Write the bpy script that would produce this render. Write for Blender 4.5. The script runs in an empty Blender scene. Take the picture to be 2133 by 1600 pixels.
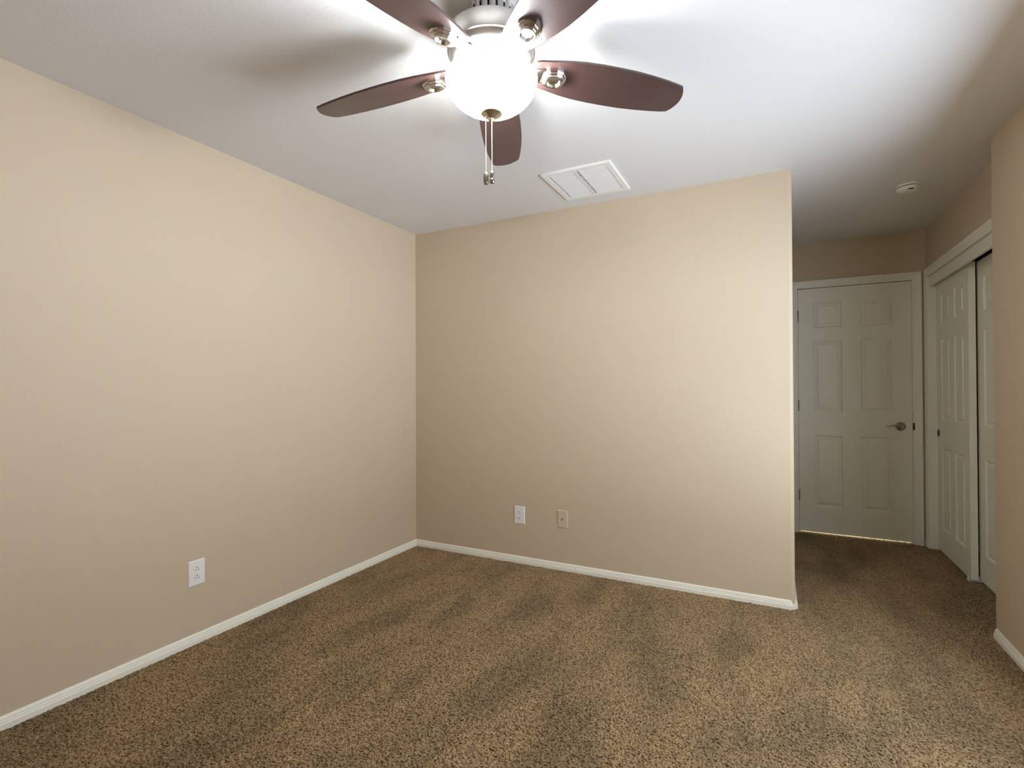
import bpy, bmesh, math
from mathutils import Vector, Matrix

scene = bpy.context.scene
COL = scene.collection
R = math.radians

# ------------------------------------------------------------------ camera
IMG_W = 2133
F_PX, YAW, PITCH, ROLL = 1058.716, 0.47323717, 0.00765872, -0.00416048
CAM = Vector((2.49543, -3.21323, 1.22916))
fwd = Vector((-math.sin(YAW) * math.cos(PITCH), math.cos(YAW) * math.cos(PITCH), math.sin(PITCH)))
rgt = Vector((math.cos(YAW), math.sin(YAW), 0))
upv = rgt.cross(fwd)
cr = math.cos(ROLL) * rgt + math.sin(ROLL) * upv
cu = -math.sin(ROLL) * rgt + math.cos(ROLL) * upv
cam_data = bpy.data.cameras.new('camera')
cam_data.sensor_fit = 'HORIZONTAL'
cam_data.sensor_width = 36.0
cam_data.lens = F_PX / IMG_W * 36.0
cam_data.clip_start = 0.02
cam = bpy.data.objects.new('camera', cam_data)
COL.objects.link(cam)
m = Matrix((cr, cu, -fwd)).transposed().to_4x4()
m.translation = CAM
cam.matrix_world = m
scene.camera = cam

# ------------------------------------------------------------------ view, world, daylight
scene.view_settings.view_transform = 'Standard'
scene.view_settings.look = 'None'
scene.view_settings.exposure = 0.08
scene.view_settings.gamma = 1.0
scene.view_settings.use_curve_mapping = False
scene.cycles.diffuse_bounces = 6
scene.cycles.sample_clamp_indirect = 6.0

L_BOWL = (62.0, 61.0, 62.0)        # emission of the lit glass bowl
L_BULB = (11.5, 12.5, 12.8)        # watts of each bulb in the bowl
L_SKY = (5.6, 6.3, 6.8)         # daylight sky seen through the window
L_GROUND = (11.4, 13.2, 15.4)      # sunlit ground outside the window

world = bpy.data.worlds.new('sky')
scene.world = world
world.use_nodes = True
_nt = world.node_tree
_bg = _nt.nodes['Background']
_tc = _nt.nodes.new('ShaderNodeTexCoord')
_sep = _nt.nodes.new('ShaderNodeSeparateXYZ')
_rp = _nt.nodes.new('ShaderNodeMapRange')
_rp.inputs['From Min'].default_value = -0.04
_rp.inputs['From Max'].default_value = 0.04
_mx = _nt.nodes.new('ShaderNodeMix')
_mx.data_type = 'RGBA'
_mx.inputs[6].default_value = (*L_GROUND, 1)
_mx.inputs[7].default_value = (*L_SKY, 1)
_nt.links.new(_tc.outputs['Generated'], _sep.inputs[0])
_nt.links.new(_sep.outputs['Z'], _rp.inputs['Value'])
_nt.links.new(_rp.outputs['Result'], _mx.inputs[0])
_nt.links.new(_mx.outputs[2], _bg.inputs[0])
_bg.inputs[1].default_value = 1.0

H = 2.44                    # ceiling height
XE = 2.600                  # end of the back wall
XR = 3.462                  # right wall
XH = 3.554                  # closet wall of the hall
YH = 1.734                  # end wall of the hall
YF = -3.64                  # wall behind the camera
YC = 0.10                   # where the right wall steps back to the closet wall
WIN = (-2.10, -0.48, 0.35, 1.90)   # window: y0, y1, z0, z1


def area_light(name, loc, target, sx, sy, col):
    d = bpy.data.lights.new(name, 'AREA')
    d.shape = 'RECTANGLE'
    d.size, d.size_y = sx, sy
    mx = max(col)
    d.energy = mx
    d.color = [c / mx for c in col] if mx > 0 else (1, 1, 1)
    o = bpy.data.objects.new(name, d)
    COL.objects.link(o)
    o.location = loc
    o.rotation_euler = (Vector(target) - Vector(loc)).to_track_quat('-Z', 'Y').to_euler()
    return o


wy, wz = (WIN[0] + WIN[1]) / 2, (WIN[2] + WIN[3]) / 2
portal = area_light('window_portal', (XR + 0.142, wy, wz), (0, wy, wz), WIN[1] - WIN[0], WIN[3] - WIN[2], (1, 1, 1))
portal.data.cycles.is_portal = True


# ------------------------------------------------------------------ materials
def srgb(r, g, b):
    def f(c):
        c /= 255.0
        return c / 12.92 if c <= 0.04045 else ((c + 0.055) / 1.055) ** 2.4
    return (f(r), f(g), f(b), 1)


def new_mat(name):
    mt = bpy.data.materials.new(name)
    mt.use_nodes = True
    nt = mt.node_tree
    return mt, nt, nt.nodes['Principled BSDF']


def coords(nt, scale=(1, 1, 1)):
    tc = nt.nodes.new('ShaderNodeTexCoord')
    mp = nt.nodes.new('ShaderNodeMapping')
    mp.inputs['Scale'].default_value = scale
    nt.links.new(tc.outputs['Object'], mp.inputs['Vector'])
    return mp.outputs['Vector']


def noise(nt, vec, scale, detail=2.0, rough=0.5):
    n = nt.nodes.new('ShaderNodeTexNoise')
    n.inputs['Scale'].default_value = scale
    n.inputs['Detail'].default_value = detail
    n.inputs['Roughness'].default_value = rough
    nt.links.new(vec, n.inputs['Vector'])
    return n.outputs['Fac']


def ramp(nt, fac, stops):
    r = nt.nodes.new('ShaderNodeValToRGB')
    while len(r.color_ramp.elements) > 1:
        r.color_ramp.elements.remove(r.color_ramp.elements[-1])
    r.color_ramp.elements[0].position, r.color_ramp.elements[0].color = stops[0]
    for p, c in stops[1:]:
        e = r.color_ramp.elements.new(p)
        e.color = c
    nt.links.new(fac, r.inputs['Fac'])
    return r.outputs['Color']


def bump(nt, bsdf, height, strength, dist):
    b = nt.nodes.new('ShaderNodeBump')
    b.inputs['Strength'].default_value = strength
    b.inputs['Distance'].default_value = dist
    nt.links.new(height, b.inputs['Height'])
    nt.links.new(b.outputs['Normal'], bsdf.inputs['Normal'])


def math_node(nt, op, a, b):
    n = nt.nodes.new('ShaderNodeMath')
    n.operation = op
    for i, v in enumerate((a, b)):
        if isinstance(v, (int, float)):
            n.inputs[i].default_value = v
        else:
            nt.links.new(v, n.inputs[i])
    return n.outputs[0]


def mix_rgb(nt, fac, a, b, mode='MIX'):
    n = nt.nodes.new('ShaderNodeMix')
    n.data_type = 'RGBA'
    n.blend_type = mode
    if isinstance(fac, (int, float)):
        n.inputs[0].default_value = fac
    else:
        nt.links.new(fac, n.inputs[0])
    for i, v in ((6, a), (7, b)):
        if isinstance(v, tuple):
            n.inputs[i].default_value = v
        else:
            nt.links.new(v, n.inputs[i])
    return n.outputs[2]


def plaster(name, col, rough, strength):
    """painted drywall with a sprayed orange-peel texture"""
    mt, nt, b = new_mat(name)
    v = coords(nt)
    n1 = noise(nt, v, 85.0, 3.0, 0.55)
    n2 = noise(nt, v, 200.0, 2.0, 0.5)
    h = math_node(nt, 'ADD', n1, math_node(nt, 'MULTIPLY', n2, 0.4))
    bump(nt, b, h, strength, 0.004)
    big = noise(nt, v, 1.3, 2.0)
    c2 = tuple(x * 0.97 for x in col[:3]) + (1,)
    nt.links.new(mix_rgb(nt, big, col, c2), b.inputs['Base Color'])
    b.inputs['Roughness'].default_value = rough
    b.inputs['Specular IOR Level'].default_value = 0.35
    return mt


def simple(name, col, rough, metallic=0.0, spec=0.5, var=0.04, scale=30.0, bump_s=0.0):
    mt, nt, b = new_mat(name)
    v = coords(nt)
    n = noise(nt, v, scale, 3.0)
    c1 = tuple(min(1, x * (1 + var)) for x in col[:3]) + (1,)
    c2 = tuple(x * (1 - var) for x in col[:3]) + (1,)
    nt.links.new(mix_rgb(nt, n, c1, c2), b.inputs['Base Color'])
    b.inputs['Roughness'].default_value = rough
    b.inputs['Metallic'].default_value = metallic
    b.inputs['Specular IOR Level'].default_value = spec
    if bump_s:
        bump(nt, b, n, bump_s, 0.002)
    return mt


M_WALL = plaster('beige_wall_paint', (0.580, 0.472, 0.342, 1), 0.62, 0.20)
M_CEIL = plaster('white_ceiling_paint', (0.74, 0.725, 0.71, 1), 0.85, 0.22)
M_TRIM = simple('white_trim_paint', (0.86, 0.835, 0.735, 1), 0.38, var=0.015, scale=8)
M_DOOR = simple('white_door_paint', (0.86, 0.85, 0.73, 1), 0.42, var=0.015, scale=6)
M_PLASTIC = simple('white_plastic', (0.84, 0.82, 0.81, 1), 0.32, var=0.01)
M_BEIGE_PLATE = simple('painted_over_plate', (0.58, 0.495, 0.375, 1), 0.4, var=0.02)
M_DARK = simple('dark_gap', (0.012, 0.010, 0.008, 1), 0.9, var=0.1, spec=0.1)
M_SLOT = simple('slot_shadow_grey', (0.06, 0.055, 0.05, 1), 0.8, var=0.1, spec=0.1)
M_NICKEL = simple('polished_nickel', (0.72, 0.69, 0.65, 1), 0.20, metallic=1.0, var=0.03)
M_BRUSHED = simple('brushed_nickel', (0.66, 0.63, 0.61, 1), 0.36, metallic=1.0, var=0.05, scale=80)
M_HANDLE = simple('satin_nickel', (0.46, 0.43, 0.39, 1), 0.25, metallic=1.0, var=0.06)
M_DULL = simple('aged_nickel', (0.30, 0.27, 0.22, 1), 0.35, metallic=1.0, var=0.08)
M_BRONZE = simple('dark_bronze', (0.030, 0.024, 0.017, 1), 0.3, metallic=0.3, var=0.1)
M_BRASSY = simple('champagne_metal', (0.66, 0.58, 0.42, 1), 0.24, metallic=1.0, var=0.05)
M_SMOKE = simple('ivory_plastic', (0.80, 0.77, 0.68, 1), 0.4, var=0.01)
M_GRILLE = simple('white_enamelled_metal', (0.84, 0.82, 0.78, 1), 0.4, var=0.01)


def wood_mat():
    mt, nt, b = new_mat('dark_cherry_wood')
    v = coords(nt, (3.0, 46.0, 20.0))
    g = noise(nt, v, 3.0, 6.0, 0.6)
    g2 = noise(nt, coords(nt), 9.0, 3.0)
    c = ramp(nt, g, [(0.25, srgb(46, 27, 27)), (0.5, srgb(64, 38, 38)), (0.78, srgb(79, 50, 48))])
    c = mix_rgb(nt, math_node(nt, 'MULTIPLY', g2, 0.75), c, srgb(72, 59, 55))
    nt.links.new(c, b.inputs['Base Color'])
    b.inputs['Roughness'].default_value = 0.38
    b.inputs['Coat Weight'].default_value = 0.45
    b.inputs['Coat Roughness'].default_value = 0.3
    return mt


M_WOOD = wood_mat()


def bowl_mat():
    """lit frosted glass: glows, and lets part of the bulbs' light straight through"""
    mt, nt, b = new_mat('lit_frosted_glass')
    b.inputs['Base Color'].default_value = (0.9, 0.9, 0.88, 1)
    b.inputs['Roughness'].default_value = 0.3
    mx = max(L_BOWL)
    n = noise(nt, coords(nt), 9.0, 3.0)
    a = tuple(x / mx for x in L_BOWL) + (1,)
    a2 = tuple(x / mx * 0.97 for x in L_BOWL) + (1,)
    nt.links.new(mix_rgb(nt, n, a, a2), b.inputs['Emission Color'])
    geo = nt.nodes.new('ShaderNodeNewGeometry')
    st = nt.nodes.new('ShaderNodeMapRange')     # the inside of the glass is dimmer than the outside
    st.inputs['To Min'].default_value = mx
    st.inputs['To Max'].default_value = mx * 0.12
    nt.links.new(geo.outputs['Backfacing'], st.inputs['Value'])
    nt.links.new(st.outputs['Result'], b.inputs['Emission Strength'])
    tr = nt.nodes.new('ShaderNodeBsdfTransparent')
    mix = nt.nodes.new('ShaderNodeMixShader')
    mix.inputs[0].default_value = 0.35
    nt.links.new(b.outputs[0], mix.inputs[1])
    nt.links.new(tr.outputs[0], mix.inputs[2])
    nt.links.new(mix.outputs[0], nt.nodes['Material Output'].inputs['Surface'])
    return mt


M_BOWL = bowl_mat()


def carpet_mat():
    """cut pile: the tufts are real relief (displacement of the floor mesh), the yarn varies in colour, with shade painted into the gaps"""
    mt, nt, b = new_mat('brown_cut_pile_carpet')
    v = coords(nt)
    warp = nt.nodes.new('ShaderNodeTexNoise')
    warp.inputs['Scale'].default_value = 45.0
    nt.links.new(v, warp.inputs['Vector'])
    add = nt.nodes.new('ShaderNodeMixRGB')
    add.blend_type = 'ADD'
    add.inputs[0].default_value = 0.010
    nt.links.new(v, add.inputs[1])
    nt.links.new(warp.outputs['Color'], add.inputs[2])
    fine = noise(nt, add.outputs[0], 270.0, 2.0, 0.6)
    mid = noise(nt, add.outputs[0], 132.0, 1.5, 0.5)
    tuft = math_node(nt, 'ADD', math_node(nt, 'MULTIPLY', fine, 0.34), math_node(nt, 'MULTIPLY', mid, 0.66))
    base = ramp(nt, tuft, [(0.36, (0.105, 0.050, 0.012, 1)), (0.43, (0.190, 0.111, 0.039, 1)),  # low spots between tufts coloured dark brown, shade put into the colour
                           (0.50, (0.296, 0.191, 0.082, 1)), (0.60, (0.395, 0.270, 0.132, 1))])
    # pile brushed one way or the other: long vacuum strokes and vague footprints
    mpr = nt.nodes.new('ShaderNodeMapping')
    mpr.inputs['Rotation'].default_value = (0, 0, R(9))
    mpr.inputs['Scale'].default_value = (1.0, 0.28, 1.0)
    nt.links.new(v, mpr.inputs['Vector'])
    s1 = noise(nt, mpr.outputs['Vector'], 5.0, 2.0, 0.5)
    s2 = noise(nt, coords(nt, (1.0, 0.8, 1.0)), 2.6, 4.0, 0.6)
    sw = math_node(nt, 'ADD', math_node(nt, 'MULTIPLY', s1, 0.55), math_node(nt, 'MULTIPLY', s2, 0.45))
    st = ramp(nt, sw, [(0.42, (0.78, 0.765, 0.74, 1)), (0.465, (0.94, 0.935, 0.93, 1)), (0.505, (0.99, 0.99, 0.99, 1)), (0.545, (1.13, 1.13, 1.13, 1))])
    c = mix_rgb(nt, 1.0, base, st, 'MULTIPLY')
    nt.links.new(c, b.inputs['Base Color'])
    b.inputs['Roughness'].default_value = 0.95
    b.inputs['Specular IOR Level'].default_value = 0.1
    b.inputs['Sheen Weight'].default_value = 0.15
    b.inputs['Sheen Roughness'].default_value = 0.6
    dp = nt.nodes.new('ShaderNodeDisplacement')
    dp.inputs['Midlevel'].default_value = 0.58
    dp.inputs['Scale'].default_value = 0.023
    nt.links.new(tuft, dp.inputs['Height'])
    nt.links.new(dp.outputs[0], nt.nodes['Material Output'].inputs['Displacement'])
    mt.displacement_method = 'BOTH'
    return mt


M_CARPET = carpet_mat()


def glass_mat():
    mt, nt, b = new_mat('window_glass')
    out = nt.nodes['Material Output']
    tr = nt.nodes.new('ShaderNodeBsdfTransparent')
    gl = nt.nodes.new('ShaderNodeBsdfGlossy')
    gl.inputs['Roughness'].default_value = 0.02
    mx = nt.nodes.new('ShaderNodeMixShader')
    mx.inputs[0].default_value = 0.05
    nt.links.new(tr.outputs[0], mx.inputs[1])
    nt.links.new(gl.outputs[0], mx.inputs[2])
    nt.links.new(mx.outputs[0], out.inputs['Surface'])
    return mt


M_GLASS = glass_mat()


# ------------------------------------------------------------------ mesh helpers
def obj(name, bm, mats, parent=None, smooth=None, loc=None):
    me = bpy.data.meshes.new(name)
    bmesh.ops.recalc_face_normals(bm, faces=bm.faces[:])
    bm.to_mesh(me)
    bm.free()
    for mt in (mats if isinstance(mats, (list, tuple)) else [mats]):
        me.materials.append(mt)
    if smooth is not None:
        for p in me.polygons:
            p.use_smooth = True
        me.set_sharp_from_angle(angle=R(smooth))
    o = bpy.data.objects.new(name, me)
    COL.objects.link(o)
    if parent is not None:
        o.parent = parent
    if loc is not None:
        o.location = loc
    return o


def tag(o, label, cat, kind=None, group=None):
    o['label'] = label
    o['category'] = cat
    if kind:
        o['kind'] = kind
    if group:
        o['group'] = group
    return o


def empty(name, loc, label, cat, group=None, rot=(0, 0, 0)):
    o = bpy.data.objects.new(name, None)
    o.empty_display_size = 0.05
    COL.objects.link(o)
    o.location = loc
    o.rotation_euler = rot
    return tag(o, label, cat, None, group)


def BM():
    return bmesh.new()


def box(bm, x0, x1, y0, y1, z0, z1, mat=0, bev=0.0):
    vs = [bm.verts.new((x, y, z)) for x in (x0, x1) for y in (y0, y1) for z in (z0, z1)]
    fs = []
    for f in ((0, 1, 3, 2), (4, 6, 7, 5), (0, 4, 5, 1), (2, 3, 7, 6), (0, 2, 6, 4), (1, 5, 7, 3)):
        fc = bm.faces.new([vs[i] for i in f])
        fc.material_index = mat
        fs.append(fc)
    if bev:
        bmesh.ops.bevel(bm, geom=list({e for f in fs for e in f.edges}), offset=bev, segments=2, affect='EDGES', profile=0.7)
    return vs


def prism(bm, pts, z0, z1, mat=0):
    """plan polygon extruded in z"""
    n = len(pts)
    a = [bm.verts.new((x, y, z0)) for x, y in pts]
    b = [bm.verts.new((x, y, z1)) for x, y in pts]
    for f in [a[::-1], b] + [[a[i], a[(i + 1) % n], b[(i + 1) % n], b[i]] for i in range(n)]:
        bm.faces.new(f).material_index = mat


def lathe(bm, prof, segs=48, c=(0, 0, 0), mat=0, mats=None):
    rings = []
    for r, z in prof:
        if r < 1e-6:
            rings.append([bm.verts.new((c[0], c[1], c[2] + z))])
        else:
            rings.append([bm.verts.new((c[0] + r * math.cos(2 * math.pi * i / segs), c[1] + r * math.sin(2 * math.pi * i / segs), c[2] + z)) for i in range(segs)])
    for k in range(len(rings) - 1):
        a, b = rings[k], rings[k + 1]
        for i in range(segs):
            j = (i + 1) % segs
            q = [a[i % len(a)], a[j % len(a)], b[j % len(b)], b[i % len(b)]]
            q = list(dict.fromkeys(q))
            if len(q) >= 3:
                f = bm.faces.new(q)
                f.material_index = mats[k] if mats else mat


def tube(bm, pts, rad, segs=10, mat=0):
    pts = [Vector(p) for p in pts]
    n = len(pts)
    rad = rad if isinstance(rad, (list, tuple)) else [rad] * n
    rings = []
    prev = None
    for i, p in enumerate(pts):
        t = (pts[min(i + 1, n - 1)] - pts[max(i - 1, 0)]).normalized()
        a = prev if prev is not None else (Vector((0, 0, 1)) if abs(t.z) < 0.9 else Vector((1, 0, 0)))
        a = (a - t * a.dot(t)).normalized()
        prev = a
        b = t.cross(a)
        rr = rad[i] if isinstance(rad[i], (tuple, list)) else (rad[i], rad[i])
        rings.append([bm.verts.new(p + a * rr[0] * math.cos(2 * math.pi * k / segs) + b * rr[1] * math.sin(2 * math.pi * k / segs)) for k in range(segs)])
    for i in range(n - 1):
        for k in range(segs):
            j = (k + 1) % segs
            bm.faces.new([rings[i][k], rings[i][j], rings[i + 1][j], rings[i + 1][k]]).material_index = mat
    bm.faces.new(rings[0][::-1]).material_index = mat
    bm.faces.new(rings[-1]).material_index = mat


def arc(cx, cy, r, a0, a1, n=8):
    return [(cx + r * math.cos(R(a0 + (a1 - a0) * i / n)), cy + r * math.sin(R(a0 + (a1 - a0) * i / n))) for i in range(n + 1)]


def sweep_plan(bm, path, prof, side):
    """moulding profile (out, z) run along a plan polyline, mitred; side +1 = to the left of travel"""
    n = len(path)
    P = [Vector((x, y)) for x, y in path]
    offs = []
    for i in range(n):
        nrm = []
        if i > 0:
            d = (P[i] - P[i - 1]).normalized()
            nrm.append(Vector((-d.y, d.x)) * side)
        if i < n - 1:
            d = (P[i + 1] - P[i]).normalized()
            nrm.append(Vector((-d.y, d.x)) * side)
        if len(nrm) == 1:
            offs.append(nrm[0])
        else:
            s = (nrm[0] + nrm[1]).normalized()
            offs.append(s / max(0.2, s.dot(nrm[0])))
    rings = [[bm.verts.new((P[i].x + offs[i].x * u, P[i].y + offs[i].y * u, z)) for u, z in prof] for i in range(n)]
    m_ = len(prof)
    for i in range(n - 1):
        for k in range(m_):
            j = (k + 1) % m_
            bm.faces.new([rings[i][k], rings[i][j], rings[i + 1][j], rings[i + 1][k]])
    bm.faces.new(rings[0])
    bm.faces.new(rings[-1][::-1])


def casing(bm, a0, a1, z1, prof, place):
    """mitred door casing: inner edge a0..a1, head at z1; prof = (across, proud); place(a, z, proud) -> xyz"""
    rings = []
    for k in range(4):
        ring = []
        for u, v in prof:
            a, z = ((a0 - u, 0.0), (a0 - u, z1 + u), (a1 + u, z1 + u), (a1 + u, 0.0))[k]
            ring.append(bm.verts.new(place(a, z, v)))
        rings.append(ring)
    n = len(prof)
    for k in range(3):
        for i in range(n):
            j = (i + 1) % n
            bm.faces.new([rings[k][i], rings[k][j], rings[k + 1][j], rings[k + 1][i]])
    bm.faces.new(rings[0])
    bm.faces.new(rings[3][::-1])


# ------------------------------------------------------------------ room shell
T = 0.12
bm = BM()
gx = [-T] + [3.76 * i / 236 for i in range(237)] + [4.35]
gy = [YF - T, -3.0] + [-2.72 + 4.60 * i / 288 for i in range(289)] + [2.5]
gv = [[bm.verts.new((x, y, 0.0)) for x in gx] for y in gy]
for j in range(len(gy) - 1):
    for i in range(len(gx) - 1):
        bm.faces.new([gv[j][i], gv[j][i + 1], gv[j + 1][i + 1], gv[j + 1][i]])
for f_ in bm.faces:
    if f_.normal.z < 0:
        f_.normal_flip()
lo = [bm.verts.new((x, y, -0.10)) for x, y in ((gx[0], gy[0]), (gx[-1], gy[0]), (gx[-1], gy[-1]), (gx[0], gy[-1]))]
bm.faces.new(lo[::-1])
bm.faces.new([gv[0][i] for i in range(len(gx))] + [lo[1], lo[0]])
bm.faces.new([gv[-1][i] for i in range(len(gx))][::-1] + [lo[3], lo[2]])
bm.faces.new([gv[j][0] for j in range(len(gy))][::-1] + [lo[0], lo[3]])
bm.faces.new([gv[j][-1] for j in range(len(gy))] + [lo[2], lo[1]])
floor = obj('floor', bm, M_CARPET)
sub = floor.modifiers.new('pile_density', 'SUBSURF')
sub.subdivision_type = 'SIMPLE'
sub.levels = 0
sub.render_levels = 2
tag(floor, 'brown cut-pile carpet floor with brushed lighter and darker strokes', 'floor', 'structure')

bm = BM()
box(bm, -T, 4.35, YF - T, YH + 0.10, H, H + 0.10)
tag(obj('ceiling', bm, M_CEIL), 'white textured ceiling over the room and entry hall', 'ceiling', 'structure')

bm = BM()
box(bm, -T, 0.0, YF - T, T, 0, H)
tag(obj('wall_left', bm, M_WALL), 'plain beige wall on the left with one white outlet', 'wall', 'structure')

RB = 0.02   # bullnose radius
bm = BM()
pts = [(0, 0)] + arc(XE - RB, RB, RB, -90, 0) + [(XE, YH), (XE - T, YH), (XE - T, T), (0, T)]
prism(bm, pts, 0, H)
tag(obj('wall_back', bm, M_WALL, smooth=30), 'beige wall facing the camera, ending at a rounded corner by the hall', 'wall', 'structure')

# hall end wall with the door opening
DX0, DX1, DZ1 = 2.688, 3.471, 2.059
bm = BM()
box(bm, XE - T, DX0 - 0.018, YH, YH + 0.11, 0, H)
box(bm, DX1 + 0.018, XH + T, YH, YH + 0.11, 0, H)
box(bm, DX0 - 0.018, DX1 + 0.018, YH, YH + 0.11, DZ1 + 0.018, H)
tag(obj('wall_hall', bm, M_WALL), 'beige end wall of the hall above the six-panel door', 'wall', 'structure')

# right wall with the window opening and the step back to the closet wall
bm = BM()
w0, w1, z0, z1 = WIN
XO = XR + 0.14
prism(bm, [(XR, YF - T), (XO, YF - T), (XO, w0), (XR, w0)], 0, H)
prism(bm, [(XR, w0), (XO, w0), (XO, w1), (XR, w1)], 0, z0)
prism(bm, [(XR, w0), (XO, w0), (XO, w1), (XR, w1)], z1, H)
prism(bm, [(XR, w1), (XO, w1), (XO, YC)] + arc(XR + RB, YC - RB, RB, 90, 180), 0, H)
tag(obj('wall_right', bm, M_WALL, smooth=30), 'beige wall at the right edge ending at a rounded corner before the closet', 'wall', 'structure')

# closet wall
CY0, CY1, CZ1 = 0.285, 1.655, 2.066
bm = BM()
box(bm, XH, XH + T, YC - 0.05, CY0 - 0.018, 0, H)
box(bm, XH, XH + T, CY1 + 0.018, YH + 0.05, 0, H)
box(bm, XH, XH + T, CY0 - 0.018, CY1 + 0.018, CZ1 + 0.018, H)
tag(obj('wall_closet', bm, M_WALL), 'beige wall above the sliding closet doors', 'wall', 'structure')
bm = BM()
box(bm, 4.25, 4.35, YC - 0.05, YH + 0.1, 0, H)
box(bm, XH + T, 4.25, YC - 0.05, YC + 0.05, 0, H)
box(bm, XH + T, 4.25, YH, YH + 0.1, 0, H)
tag(obj('wall_closet_inside', bm, M_WALL), 'inside walls of the closet behind the sliding doors', 'wall', 'structure')

bm = BM()
box(bm, -T, XR + 0.14, YF - T, YF, 0, H)
tag(obj('wall_front', bm, M_WALL), 'beige wall behind the camera', 'wall', 'structure')

# baseboards
BP = [(0.0, -0.014), (0.013, -0.014), (0.013, 0.019), (0.0115, 0.0215), (0.0095, 0.0225), (0.0095, 0.0255), (0.0105, 0.027),
      (0.0095, 0.030), (0.007, 0.0315), (0.007, 0.0345), (0.0078, 0.036), (0.0062, 0.041), (0.003, 0.0465), (0.0, 0.047)]
bm = BM()
sweep_plan(bm, [(0, YF), (0, -0.0)], BP, -1)
tag(obj('baseboard_left', bm, M_TRIM), 'white ridged baseboard along the left wall', 'baseboard', 'structure')
ch = 0.026
bm = BM()
sweep_plan(bm, [(0.0, 0), (XE - ch, 0), (XE, ch), (XE, YH)], BP, -1)
tag(obj('baseboard_back', bm, M_TRIM), 'white ridged baseboard under the back wall, turning the rounded corner', 'baseboard', 'structure')
bm = BM()
sweep_plan(bm, [(XR, YF), (XR, YC - ch), (XR + ch, YC), (XH, YC)], BP, 1)
tag(obj('baseboard_right', bm, M_TRIM), 'white ridged baseboard at the right edge, ending at the closet corner', 'baseboard', 'structure')
bm = BM()
sweep_plan(bm, [(DX1 + 0.067, YH), (XH, YH)], BP, -1)
tag(obj('baseboard_hall', bm, M_TRIM), 'tiny piece of white baseboard in the hall corner beside the door', 'baseboard', 'structure')
bm = BM()
sweep_plan(bm, [(0, YF), (XR, YF)], BP, 1)
tag(obj('baseboard_front', bm, M_TRIM), 'white baseboard along the wall behind the camera', 'baseboard', 'structure')

# ------------------------------------------------------------------ hall door and its frame
CP = [(0.0, 0.0), (0.0, 0.009), (0.003, 0.011), (0.012, 0.011), (0.016, 0.0135), (0.040, 0.0145), (0.046, 0.0165), (0.058, 0.0165), (0.062, 0.014), (0.062, 0.0)]
bm = BM()
casing(bm, DX0 + 0.004, DX1 - 0.004, DZ1 - 0.002, CP, lambda a, z, v: (a, YH - v, z))
# jamb lining and stop
box(bm, DX0 - 0.018, DX0, YH - 0.0005, YH + 0.115, 0, DZ1 + 0.018)
box(bm, DX1, DX1 + 0.018, YH - 0.0005, YH + 0.115, 0, DZ1 + 0.018)
box(bm, DX0, DX1, YH - 0.0005, YH + 0.115, DZ1, DZ1 + 0.018)
box(bm, DX0, DX0 + 0.014, YH + 0.0371, YH + 0.075, 0, DZ1)
box(bm, DX1 - 0.014, DX1, YH + 0.0371, YH + 0.075, 0, DZ1)
box(bm, DX0, DX1, YH + 0.0371, YH + 0.075, DZ1 - 0.016, DZ1)
door_trim = tag(obj('trim_1', bm, M_TRIM), 'white moulded casing around the hall door', 'door frame', 'structure')
bm = BM()
box(bm, 3.4660, 3.4790, YH - 0.0130, YH - 0.006, 0.888, 0.944, bev=0.003)
sp = obj('strike_plate', bm, M_BRONZE, door_trim)
sp['label'] = 'dark metal strike plate'


def panel_door(bm, W, Ht, D, cols, rows, back=True):
    """six-panel moulded door: local u along X (0..W), z up (0..Ht), front face at y=0, back at y=D"""
    us = [0.0] + [c for p in cols for c in p] + [W]
    zs = [0.0] + [c for p in rows for c in p] + [Ht]
    us = list(us)
    zs = list(zs)
    rings = [(0.0, 0.0), (0.003, 0.0010), (0.006, 0.0060), (0.011, 0.0105), (0.015, 0.0110), (0.0325, 0.0050), (0.0345, 0.0010), (0.037, 0.0006)]
    for yy, sgn in ((0.0, 1.0), (D, -1.0)):
        for i in range(len(us) - 1):
            for j in range(len(zs) - 1):
                a0, a1, b0, b1 = us[i], us[i + 1], zs[j], zs[j + 1]
                if i % 2 == 1 and j % 2 == 1:
                    prev = None
                    for ins, dep in rings:
                        q = [(a0 + ins, b0 + ins), (a1 - ins, b0 + ins), (a1 - ins, b1 - ins), (a0 + ins, b1 - ins)]
                        ring = [bm.verts.new((u, yy + sgn * dep, z)) for u, z in q]
                        if prev:
                            for k in range(4):
                                bm.faces.new([prev[k], prev[(k + 1) % 4], ring[(k + 1) % 4], ring[k]])
                        prev = ring
                    bm.faces.new(prev)
                else:
                    bm.faces.new([bm.verts.new((u, yy, z)) for u, z in ((a0, b0), (a1, b0), (a1, b1), (a0, b1))])
    for q in (((0, 0, 0), (0, D, 0), (0, D, Ht), (0, 0, Ht)), ((W, 0, 0), (W, D, 0), (W, D, Ht), (W, 0, Ht)),
              ((0, 0, 0), (W, 0, 0), (W, D, 0), (0, D, 0)), ((0, 0, Ht), (W, 0, Ht), (W, D, Ht), (0, D, Ht))):
        bm.faces.new([bm.verts.new(p) for p in q])
    bmesh.ops.remove_doubles(bm, verts=bm.verts[:], dist=1e-5)


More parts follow.
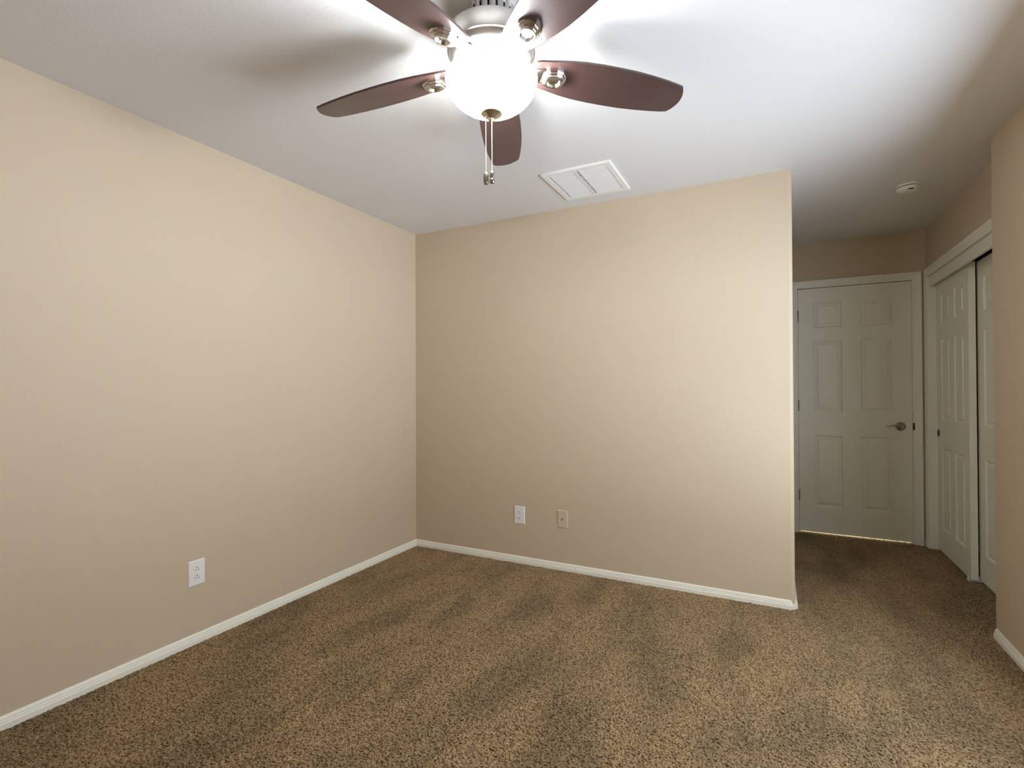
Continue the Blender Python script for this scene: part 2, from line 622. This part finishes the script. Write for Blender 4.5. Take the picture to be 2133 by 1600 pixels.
DB = 0.014
bm = BM()
DWX0, DWX1 = 2.6945, 3.4665
panel_door(bm, DWX1 - DWX0, 2.0525 - DB, 0.035, [(0.109, 0.315), (0.439, 0.648)],
           [(0.226 - DB, 0.823 - DB), (1.020 - DB, 1.610 - DB), (1.719 - DB, 1.931 - DB)])
door1 = tag(obj('door_1', bm, M_DOOR, loc=(DWX0, YH + 0.002, DB)), 'closed white six-panel door with a lever handle at the hall end', 'door', 'structure')
for zc in (1.827, 1.069, 0.317):
    bm = BM()
    lathe(bm, [(0, -0.046), (0.0065, -0.046), (0.0075, -0.044), (0.0075, 0.044), (0.0065, 0.046), (0, 0.046)], 14, (-0.0035, -0.0065, zc - DB))
    box(bm, -0.0038, -0.001, -0.004, 0.03, zc - DB - 0.045, zc - DB + 0.045)
    h = obj('hinge', bm, M_DULL, door1, smooth=35)
# lever handle
hx, hz = 3.392 - DWX0, 0.915 - DB
lever = None
bm = BM()
lathe(bm, [(0, 0.0), (0.033, 0.0), (0.034, 0.004), (0.031, 0.009), (0.024, 0.014), (0.016, 0.019), (0.013, 0.028), (0.0125, 0.046), (0.010, 0.050), (0, 0.051)], 40)
bmesh.ops.rotate(bm, verts=bm.verts[:], cent=(0, 0, 0), matrix=Matrix.Rotation(R(90), 3, 'X'))
bmesh.ops.translate(bm, verts=bm.verts[:], vec=(hx, 0, hz))
hd = obj('door_handle', bm, M_HANDLE, door1, smooth=40)
hd['label'] = 'satin metal lever handle'
bm = BM()
pl = []
for i in range(15):
    t = i / 14.0
    pl.append((hx + 0.004 - 0.102 * t, -0.044 - 0.004 * math.sin(t * 3.1), hz + 0.003 + 0.007 * math.sin(t * math.pi * 1.15) - 0.006 * t * t))
tube(bm, pl, [(0.0085 * (1 - 0.55 * i / 14.0), 0.0075 * (1 - 0.45 * i / 14.0)) for i in range(15)], 12)
obj('lever', bm, M_HANDLE, hd, smooth=60)

# ------------------------------------------------------------------ closet casing, valance and sliding doors
bm = BM()
casing(bm, CY0, CY1, CZ1 - 0.004, CP, lambda a, z, v: (XH - v, a, z))
box(bm, XH - 0.0005, XH + T, CY1, CY1 + 0.018, 0, CZ1 + 0.018)
box(bm, XH - 0.0005, XH + T, CY0 - 0.018, CY0, 0, CZ1 + 0.018)
box(bm, XH - 0.0005, XH + T, CY0, CY1, CZ1, CZ1 + 0.018)
tr2 = tag(obj('trim_2', bm, M_TRIM), 'white moulded casing around the sliding closet doors', 'door frame', 'structure')
bm = BM()
box(bm, XH + 0.006, XH + 0.022, CY0 + 0.001, CY1 - 0.001, 1.985, CZ1 - 0.001, bev=0.0015)
v_ = obj('track_valance', bm, M_TRIM, tr2)

CW, CB = 0.70, 0.012
ccols = [(0.110, 0.306), (0.412, 0.608)]
crows = [(0.180 - CB, 0.778 - CB), (0.980 - CB, 1.576 - CB), (1.692 - CB, 1.904 - CB)]


def finger_pull(parent, u, z):
    bm = BM()
    lathe(bm, [(0.0285, 0.0), (0.0285, 0.0016), (0.0265, 0.0034), (0.0235, 0.0034), (0.0205, 0.0016), (0.016, 0.0008), (0.0, 0.0006)], 32)
    bmesh.ops.rotate(bm, verts=bm.verts[:], cent=(0, 0, 0), matrix=Matrix.Rotation(R(90), 3, 'X'))
    bmesh.ops.translate(bm, verts=bm.verts[:], vec=(u, 0.0, z))
    f = obj('finger_pull', bm, M_BRONZE, parent, smooth=40)
    f['label'] = 'round dark metal finger pull'
    return f


bm = BM()
panel_door(bm, CW, 2.012 - CB, 0.036, ccols, crows)
d2 = tag(obj('door_2', bm, M_DOOR, loc=(3.600, CY1 - 0.001, CB)), 'white six-panel sliding closet door on the front track, nearest the hall door', 'closet door', 'structure')
d2.rotation_euler = (0, 0, R(-90))
finger_pull(d2, 0.034, 0.879 - CB)
bm = BM()
panel_door(bm, CW, 2.012 - CB, 0.036, ccols, crows)
d3 = tag(obj('door_3', bm, M_DOOR, loc=(3.650, CY0 + 0.001 + CW, CB)), 'white sliding closet door on the rear track, partly hidden by the right wall', 'closet door', 'structure')
d3.rotation_euler = (0, 0, R(-90))
finger_pull(d3, CW - 0.034, 0.879 - CB)
bm = BM()
box(bm, 3.586, 3.700, 0.965, 0.985, -0.002, 0.006, bev=0.001)
box(bm, 3.588, 3.5965, 0.965, 0.985, 0.004, 0.030, bev=0.001)
box(bm, 3.6395, 3.6465, 0.965, 0.985, 0.004, 0.030, bev=0.001)
box(bm, 3.690, 3.698, 0.965, 0.985, 0.004, 0.030, bev=0.001)
tag(obj('door_guide', bm, M_PLASTIC), 'small white plastic floor guide under the sliding closet doors', 'door guide')

# ------------------------------------------------------------------ window (to the right of the camera)
bm = BM()
f = 0.05
xa, xb = XR + 0.085, XR + 0.135
box(bm, xa, xb, w0, w1, z0, z0 + f)
box(bm, xa, xb, w0, w1, z1 - f, z1)
box(bm, xa, xb, w0, w0 + f, z0 + f, z1 - f)
box(bm, xa, xb, w1 - f, w1, z0 + f, z1 - f)
box(bm, xa, xb, wy - 0.025, wy + 0.025, z0 + f, z1 - f)
win = tag(obj('window_1', bm, M_PLASTIC), 'white framed sliding window in the right wall beside the camera', 'window', 'structure')
for a, b in ((w0 + f, wy - 0.025), (wy + 0.025, w1 - f)):
    bm = BM()
    box(bm, xa + 0.022, xa + 0.026, a, b, z0 + f, z1 - f)
    obj('pane', bm, M_GLASS, win)

# ------------------------------------------------------------------ ceiling fan
FX, FY = 1.6975, -1.791
BLZ = 2.25
fan = empty('ceiling_fan', (FX, FY, H), 'five-blade dark cherry ceiling fan with nickel fittings and a lit bowl', 'ceiling fan')
zf = lambda z: z - H

bm = BM()
NS = 72
ring = []
for k, z in enumerate((2.44, 2.428, 2.366, 2.355)):
    rr = []
    for i in range(NS):
        r_ = 0.079 if k in (0, 3) or i % 4 < 2 else 0.074
        a = 2 * math.pi * i / NS
        rr.append(bm.verts.new((r_ * math.cos(a), r_ * math.sin(a), zf(z))))
    ring.append(rr)
for k in range(3):
    for i in range(NS):
        fc = bm.faces.new([ring[k][i], ring[k][(i + 1) % NS], ring[k + 1][(i + 1) % NS], ring[k + 1][i]])
        fc.material_index = 1 if (k == 1 and i % 4 == 2) else 0
obj('mounting_canopy', bm, [M_BRUSHED, M_DARK], fan)

bm = BM()
lathe(bm, [(0.05, zf(2.362)), (0.132, zf(2.362)), (0.140, zf(2.359)), (0.142, zf(2.354)), (0.142, zf(2.306)), (0.1405, zf(2.301)),
           (0.137, zf(2.299)), (0.135, zf(2.294)), (0.130, zf(2.283)), (0.118, zf(2.274)), (0.09, zf(2.268)), (0.0, zf(2.266))], 72)
obj('motor_housing', bm, M_BRUSHED, fan, smooth=35)

bm = BM()
lathe(bm, [(0.0, zf(2.268)), (0.082, zf(2.268)), (0.085, zf(2.262)), (0.085, zf(2.256)), (0.062, zf(2.250)), (0.058, zf(2.236)), (0.060, zf(2.226)), (0.0, zf(2.222))], 56)
obj('switch_housing', bm, M_NICKEL, fan, smooth=35)

# bowl
bm = BM()
prof = []
a_, b_, zr = 0.148, 0.109, 2.222
N = 22
for i in range(N + 1):
    t = i / N * math.pi / 2
    ex = 2.0 / 2.02
    prof.append((a_ * math.cos(t) ** ex if i < N else 0.0, zf(zr - b_ * math.sin(t) ** ex)))
lathe(bm, prof, 64)   # thin glass: one surface
bowl = obj('light_bowl', bm, M_BOWL, fan, smooth=50)
bowl['label'] = 'lit white frosted glass bowl'

bm = BM()
lathe(bm, [(0.0, zf(2.1135)), (0.0310, zf(2.1135)), (0.0339, zf(2.1110)), (0.0310, zf(2.1080)), (0.0218, zf(2.1040)), (0.0155, zf(2.0970)),
           (0.0115, zf(2.0940)), (0.0109, zf(2.0895)), (0.0075, zf(2.0855)), (0.0, zf(2.0845))], 40)
obj('finial', bm, M_BRASSY, fan, smooth=40)

# pull chains hang from the bottom of the finial
for k, (lat, dep) in enumerate(((-0.0185, 0.004), (0.0010, 0.010))):
    cx = rgt.x * lat - fwd.x * dep
    cy = rgt.y * lat - fwd.y * dep
    ztop = 2.102 if k == 0 else 2.096
    bm = BM()
    z = ztop
    nb = 0
    while z > 1.921:
        bmesh.ops.create_icosphere(bm, subdivisions=1, radius=0.00165, matrix=Matrix.Translation((cx, cy, zf(z))))
        z -= 0.0031
    tube(bm, [(cx, cy, zf(ztop)), (cx, cy, zf(1.918))], 0.0006, 5)
    chn = obj('pull_chain', bm, M_BRASSY, fan, smooth=60)
    bm = BM()
    if k == 0:
        lathe(bm, [(0, 0.020), (0.005, 0.0195), (0.0072, 0.016), (0.0083, 0.006), (0.0083, -0.008), (0.0072, -0.015), (0.0062, -0.0165), (0.0062, -0.019), (0, -0.0195)], 20, (cx, cy, zf(1.9015)))
    else:
        lathe(bm, [(0, 0.020), (0.005, 0.0195), (0.0070, 0.017), (0.0074, 0.003), (0.0060, 0.000), (0.0060, -0.003), (0.0080, -0.006), (0.0080, -0.013), (0.006, -0.018), (0, -0.0195)], 20, (cx, cy, zf(1.9015)))
    obj('fob', bm, M_DULL, chn, smooth=40)

# blades
hw = [(0.142, 0.046), (0.155, 0.051), (0.19, 0.058), (0.25, 0.070), (0.30, 0.0765), (0.36, 0.0795), (0.42, 0.080), (0.48, 0.079), (0.54, 0.0745), (0.60, 0.068), (0.64, 0.0615), (0.662, 0.0575)]
outl = [(r_, -w_) for r_, w_ in hw]
for i in range(1, 12):
    w_ = -0.0575 + 0.115 * i / 12
    outl.append((0.662 + 0.022 * (1 - (w_ / 0.0575) ** 2), w_))
outl += [(r_, w_) for r_, w_ in hw[::-1]]
for i in range(1, 4):
    w_ = 0.046 - 0.092 * i / 4
    outl.append((0.142 - 0.006 * (1 - (w_ / 0.046) ** 2), w_))
bm = BM()
prism(bm, outl, 0.0, 0.0075)
bmesh.ops.bevel(bm, geom=[e for e in bm.edges if abs(e.verts[0].co.z - e.verts[1].co.z) < 1e-6], offset=0.0014, segments=2, affect='EDGES', profile=0.6)
blade0 = obj('fan_blade', bm, M_WOOD, fan, smooth=40)
# decorative blade iron: arm and stepped medallion on the underside
bm = BM()
shape = [(0.043, 0.0), (0.038, 0.018), (0.026, 0.031), (0.004, 0.038), (-0.022, 0.034), (-0.040, 0.020), (-0.040, -0.020), (-0.022, -0.034), (0.004, -0.038), (0.026, -0.031), (0.038, -0.018)]
steps = [(1.0, 0.001), (1.0, -0.007), (0.93, -0.009), (0.87, -0.009), (0.85, -0.015), (0.78, -0.017), (0.72, -0.017), (0.70, -0.021), (0.62, -0.0225), (0.53, -0.0220), (0.40, -0.0150), (0.0, -0.0140)]
prev = None
for s, dz in steps:
    if s == 0:
        c_ = bm.verts.new((0.210, 0, dz))
        for k in range(len(shape)):
            bm.faces.new([prev[k], prev[(k + 1) % len(shape)], c_])
        break
    cur = [bm.verts.new((0.210 + x * s, y * s, dz)) for x, y in shape]
    if prev:
        for k in range(len(shape)):
            j = (k + 1) % len(shape)
            bm.faces.new([prev[k], prev[j], cur[j], cur[k]])
    prev = cur
secs = [(0.062, 0.017, 0.006, 0.013), (0.10, 0.017, 0.004, 0.011), (0.135, 0.021, -0.004, 0.003), (0.175, 0.028, -0.008, -0.001)]
pr = None
for x, w_, za, zb in secs:
    cur = [bm.verts.new(p) for p in ((x, -w_, zb), (x, -w_, za + 0.002), (x, -w_ * 0.7, za), (x, w_ * 0.7, za), (x, w_, za + 0.002), (x, w_, zb))]
    if pr:
        for k in range(6):
            bm.faces.new([pr[k], pr[(k + 1) % 6], cur[(k + 1) % 6], cur[k]])
    else:
        bm.faces.new(cur)
    pr = cur
bm.faces.new(pr[::-1])
iron0 = obj('blade_iron', bm, M_NICKEL, blade0)
iron0['label'] = 'nickel blade iron with a stepped medallion'
PHI, TW = 41.6, 12.0
for k in range(5):
    if k == 0:
        b = blade0
    else:
        b = blade0.copy()
        COL.objects.link(b)
        i_ = iron0.copy()
        COL.objects.link(i_)
        i_.parent = b
    b.rotation_mode = 'QUATERNION'
    b.rotation_quaternion = Matrix.Rotation(R(PHI + 72 * k), 3, 'Z').to_quaternion() @ Matrix.Rotation(R(1.6), 3, 'Y').to_quaternion() @ Matrix.Rotation(R(-TW), 3, 'X').to_quaternion()
    b.location = (0, 0, zf(BLZ + 0.0165))   # the blades droop a little to their tips

# bulbs inside the bowl
for k in range(2):
    d = bpy.data.lights.new('bulb', 'POINT')
    mx = max(L_BULB)
    d.energy = mx
    d.color = [c / mx for c in L_BULB] if mx > 0 else (1, 1, 1)
    d.shadow_soft_size = 0.025
    o = bpy.data.objects.new('bulb', d)
    COL.objects.link(o)
    o.parent = fan
    a = R(110 + 180 * k)
    o.location = (0.032 * math.cos(a), 0.032 * math.sin(a), zf(2.155))

# ------------------------------------------------------------------ ceiling vent
vx0, vx1, vy0, vy1 = 1.332, 1.736, -0.582, -0.150
vent = empty('ceiling_vent', ((vx0 + vx1) / 2, (vy0 + vy1) / 2, H), 'white louvred return-air grille in the ceiling above the back wall', 'vent')
hx_, hy_ = (vx1 - vx0) / 2, (vy1 - vy0) / 2
BW = 0.034
bm = BM()
zt = -0.0125
ringz = [(0.0, 0.0), (0.0005, -0.0100), (0.003, zt), (BW - 0.003, zt), (BW, zt + 0.003), (BW, -0.001)]
prev = None
for ins, z in ringz:
    cur = [bm.verts.new((sx * (hx_ - ins), sy * (hy_ - ins), z)) for sx, sy in ((-1, -1), (1, -1), (1, 1), (-1, 1))]
    if prev:
        for k in range(4):
            bm.faces.new([prev[k], prev[(k + 1) % 4], cur[(k + 1) % 4], cur[k]])
    prev = cur
obj('grille_frame', bm, M_GRILLE, vent)
bm = BM()
box(bm, -hx_ + BW - 0.002, hx_ - BW + 0.002, -hy_ + BW - 0.002, hy_ - BW + 0.002, -0.0035, -0.0005)
bk = obj('dark_backing', bm, M_DARK, vent)  # dark plate stands in for the shade of a duct; ceiling is solid
bk['label'] = 'dark backing plate painted as the shade behind the louvres'
bm = BM()
box(bm, -0.0135, -0.003, -hy_ + BW, hy_ - BW, -0.0125, -0.004)
obj('centre_bar', bm, M_GRILLE, vent)
for sx0, sx1 in ((-hx_ + BW + 0.011, -0.002), (0.011, hx_ - BW)):
    bm = BM()
    n = 17
    span = 2 * (hy_ - BW)
    for i in range(n):
        y = -hy_ + BW + span * (i + 0.55) / n
        dy = span / n
        a = sx0
        b2 = sx1 - (0.012 if sx0 < 0 else 0.0)
        q = [(-0.34 * dy, -0.0064), (-0.31 * dy, -0.0076), (0.02 * dy, -0.0125), (0.06 * dy, -0.0118)]
        l = [bm.verts.new((a, y + u, z)) for u, z in q]
        r_ = [bm.verts.new((b2, y + u, z)) for u, z in q]
        bm.faces.new(l)
        bm.faces.new(r_[::-1])
        for k in range(4):
            bm.faces.new([l[k], l[(k + 1) % 4], r_[(k + 1) % 4], r_[k]])
        box(bm, a - 0.011, a + 0.001, y - 0.22 * dy, y + 0.22 * dy, -0.0122, -0.0105)
    obj('louvre_panel', bm, M_GRILLE, vent)

# ------------------------------------------------------------------ smoke detector
sd = empty('smoke_detector', (3.232, 0.600, H), 'round ivory smoke detector on the hall ceiling', 'smoke detector')
bm = BM()
lathe(bm, [(0, 0), (0.060, 0), (0.061, -0.004), (0.0585, -0.0095), (0.050, -0.010), (0.0, -0.010)], 56)
obj('mounting_base', bm, M_SMOKE, sd, smooth=40)
bm = BM()
lathe(bm, [(0.0, -0.009), (0.051, -0.009), (0.051, -0.013), (0.0, -0.013)], 48)
obj('vent_gap', bm, M_DARK, sd)
bm = BM()
lathe(bm, [(0.0, -0.0135), (0.056, -0.0135), (0.0575, -0.0155), (0.0565, -0.024), (0.053, -0.031), (0.046, -0.0345), (0.030, -0.036), (0.028, -0.0375), (0.016, -0.038), (0.0, -0.038)], 56)
obj('cover', bm, M_SMOKE, sd, smooth=40)
bm = BM()
for a in (-15,):
    ca = R(293 + a)
    cx, cy = 0.047 * math.cos(ca), 0.047 * math.sin(ca)
    vs = box(bm, -0.012, 0.012, -0.004, 0.004, -0.0375, -0.031, bev=0.0015)
    bmesh.ops.rotate(bm, verts=bm.verts[:], cent=(0, 0, 0), matrix=Matrix.Rotation(ca + R(90), 3, 'Z'))
    bmesh.ops.translate(bm, verts=bm.verts[:], vec=(cx, cy, 0.0006))
obj('sounder_slot', bm, M_SLOT, sd)


# ------------------------------------------------------------------ wall plates (local: x across, z up, front towards -y)
def plate_bm(w, h, d):
    bm = BM()
    vs = []
    prev = None
    for ins, y in ((0.0, 0.0), (0.0, -0.0015), (0.0035, -d), (0.006, -d - 0.0003)):
        cur = [bm.verts.new((sx * (w / 2 - ins), y, sz * (h / 2 - ins))) for sx, sz in ((-1, -1), (1, -1), (1, 1), (-1, 1))]
        if prev:
            for k in range(4):
                bm.faces.new([prev[k], prev[(k + 1) % 4], cur[(k + 1) % 4], cur[k]])
        prev = cur
    bm.faces.new(prev)
    return bm


def front_disc(bm, x, z, y0, y1, r, mat=0, segs=24, flat=None):
    a, b = [], []
    for i in range(segs):
        an = 2 * math.pi * i / segs
        cx, cz = r * math.cos(an), r * math.sin(an)
        if flat:
            cz = max(-flat, min(flat, cz))
        a.append(bm.verts.new((x + cx, y0, z + cz)))
        b.append(bm.verts.new((x + cx * 0.97, y1, z + cz * 0.97)))
    for i in range(segs):
        j = (i + 1) % segs
        bm.faces.new([a[i], a[j], b[j], b[i]]).material_index = mat
    bm.faces.new(b).material_index = mat


def outlet(loc, rotz, label, flip):
    e = empty('wall_outlet', loc, label, 'outlet', 'white duplex wall outlets', (0, 0, rotz))
    obj('cover_plate', plate_bm(0.080, 0.122, 0.0055), M_PLASTIC, e)
    for zc in (0.0195, -0.0195):
        bm = BM()
        front_disc(bm, 0, zc, -0.0055, -0.0078, 0.0172, 0, 32, 0.0145)
        rc = obj('receptacle', bm, M_PLASTIC, e, smooth=40)
        bm = BM()
        s = -1 if flip else 1
        for dx, hh in ((-0.0064 * s, 0.0050), (0.0064 * s, 0.0041)):
            box(bm, dx - 0.0011, dx + 0.0011, -0.0082, -0.0075, zc + s * 0.004 - hh, zc + s * 0.004 + hh)
        front_disc(bm, 0, zc - s * 0.0078, -0.0075, -0.0082, 0.0026, 0, 14)
        obj('slots', bm, M_SLOT, rc)
    bm = BM()
    front_disc(bm, 0, 0, -0.0055, -0.0066, 0.0033, 0, 16)
    obj('screw', bm, M_PLASTIC, e)
    return e


outlet((0.0, -1.711, 0.3395), R(90), 'white duplex outlet low on the left wall', True)
outlet((0.908, 0.0, 0.3355), 0.0, 'white duplex outlet low on the back wall beside the beige plate', False)

cx_ = empty('cable_plate', (1.230, 0.0, 0.3425), 'beige cable wall plate with one metal jack, on the back wall', 'wall plate')
obj('cover_plate', plate_bm(0.074, 0.120, 0.005), M_BEIGE_PLATE, cx_)
bm = BM()
front_disc(bm, 0, 0, -0.005, -0.007, 0.0085, 0, 6)
front_disc(bm, 0, 0, -0.007, -0.017, 0.0052, 0, 20)
front_disc(bm, 0, 0, -0.017, -0.0172, 0.0014, 0, 10)
obj('coaxial_jack', bm, M_NICKEL, cx_, smooth=40)
for zc in (0.042, -0.042):
    bm = BM()
    front_disc(bm, 0, zc, -0.005, -0.0062, 0.0032, 0, 16)
    obj('screw', bm, M_BEIGE_PLATE, cx_)
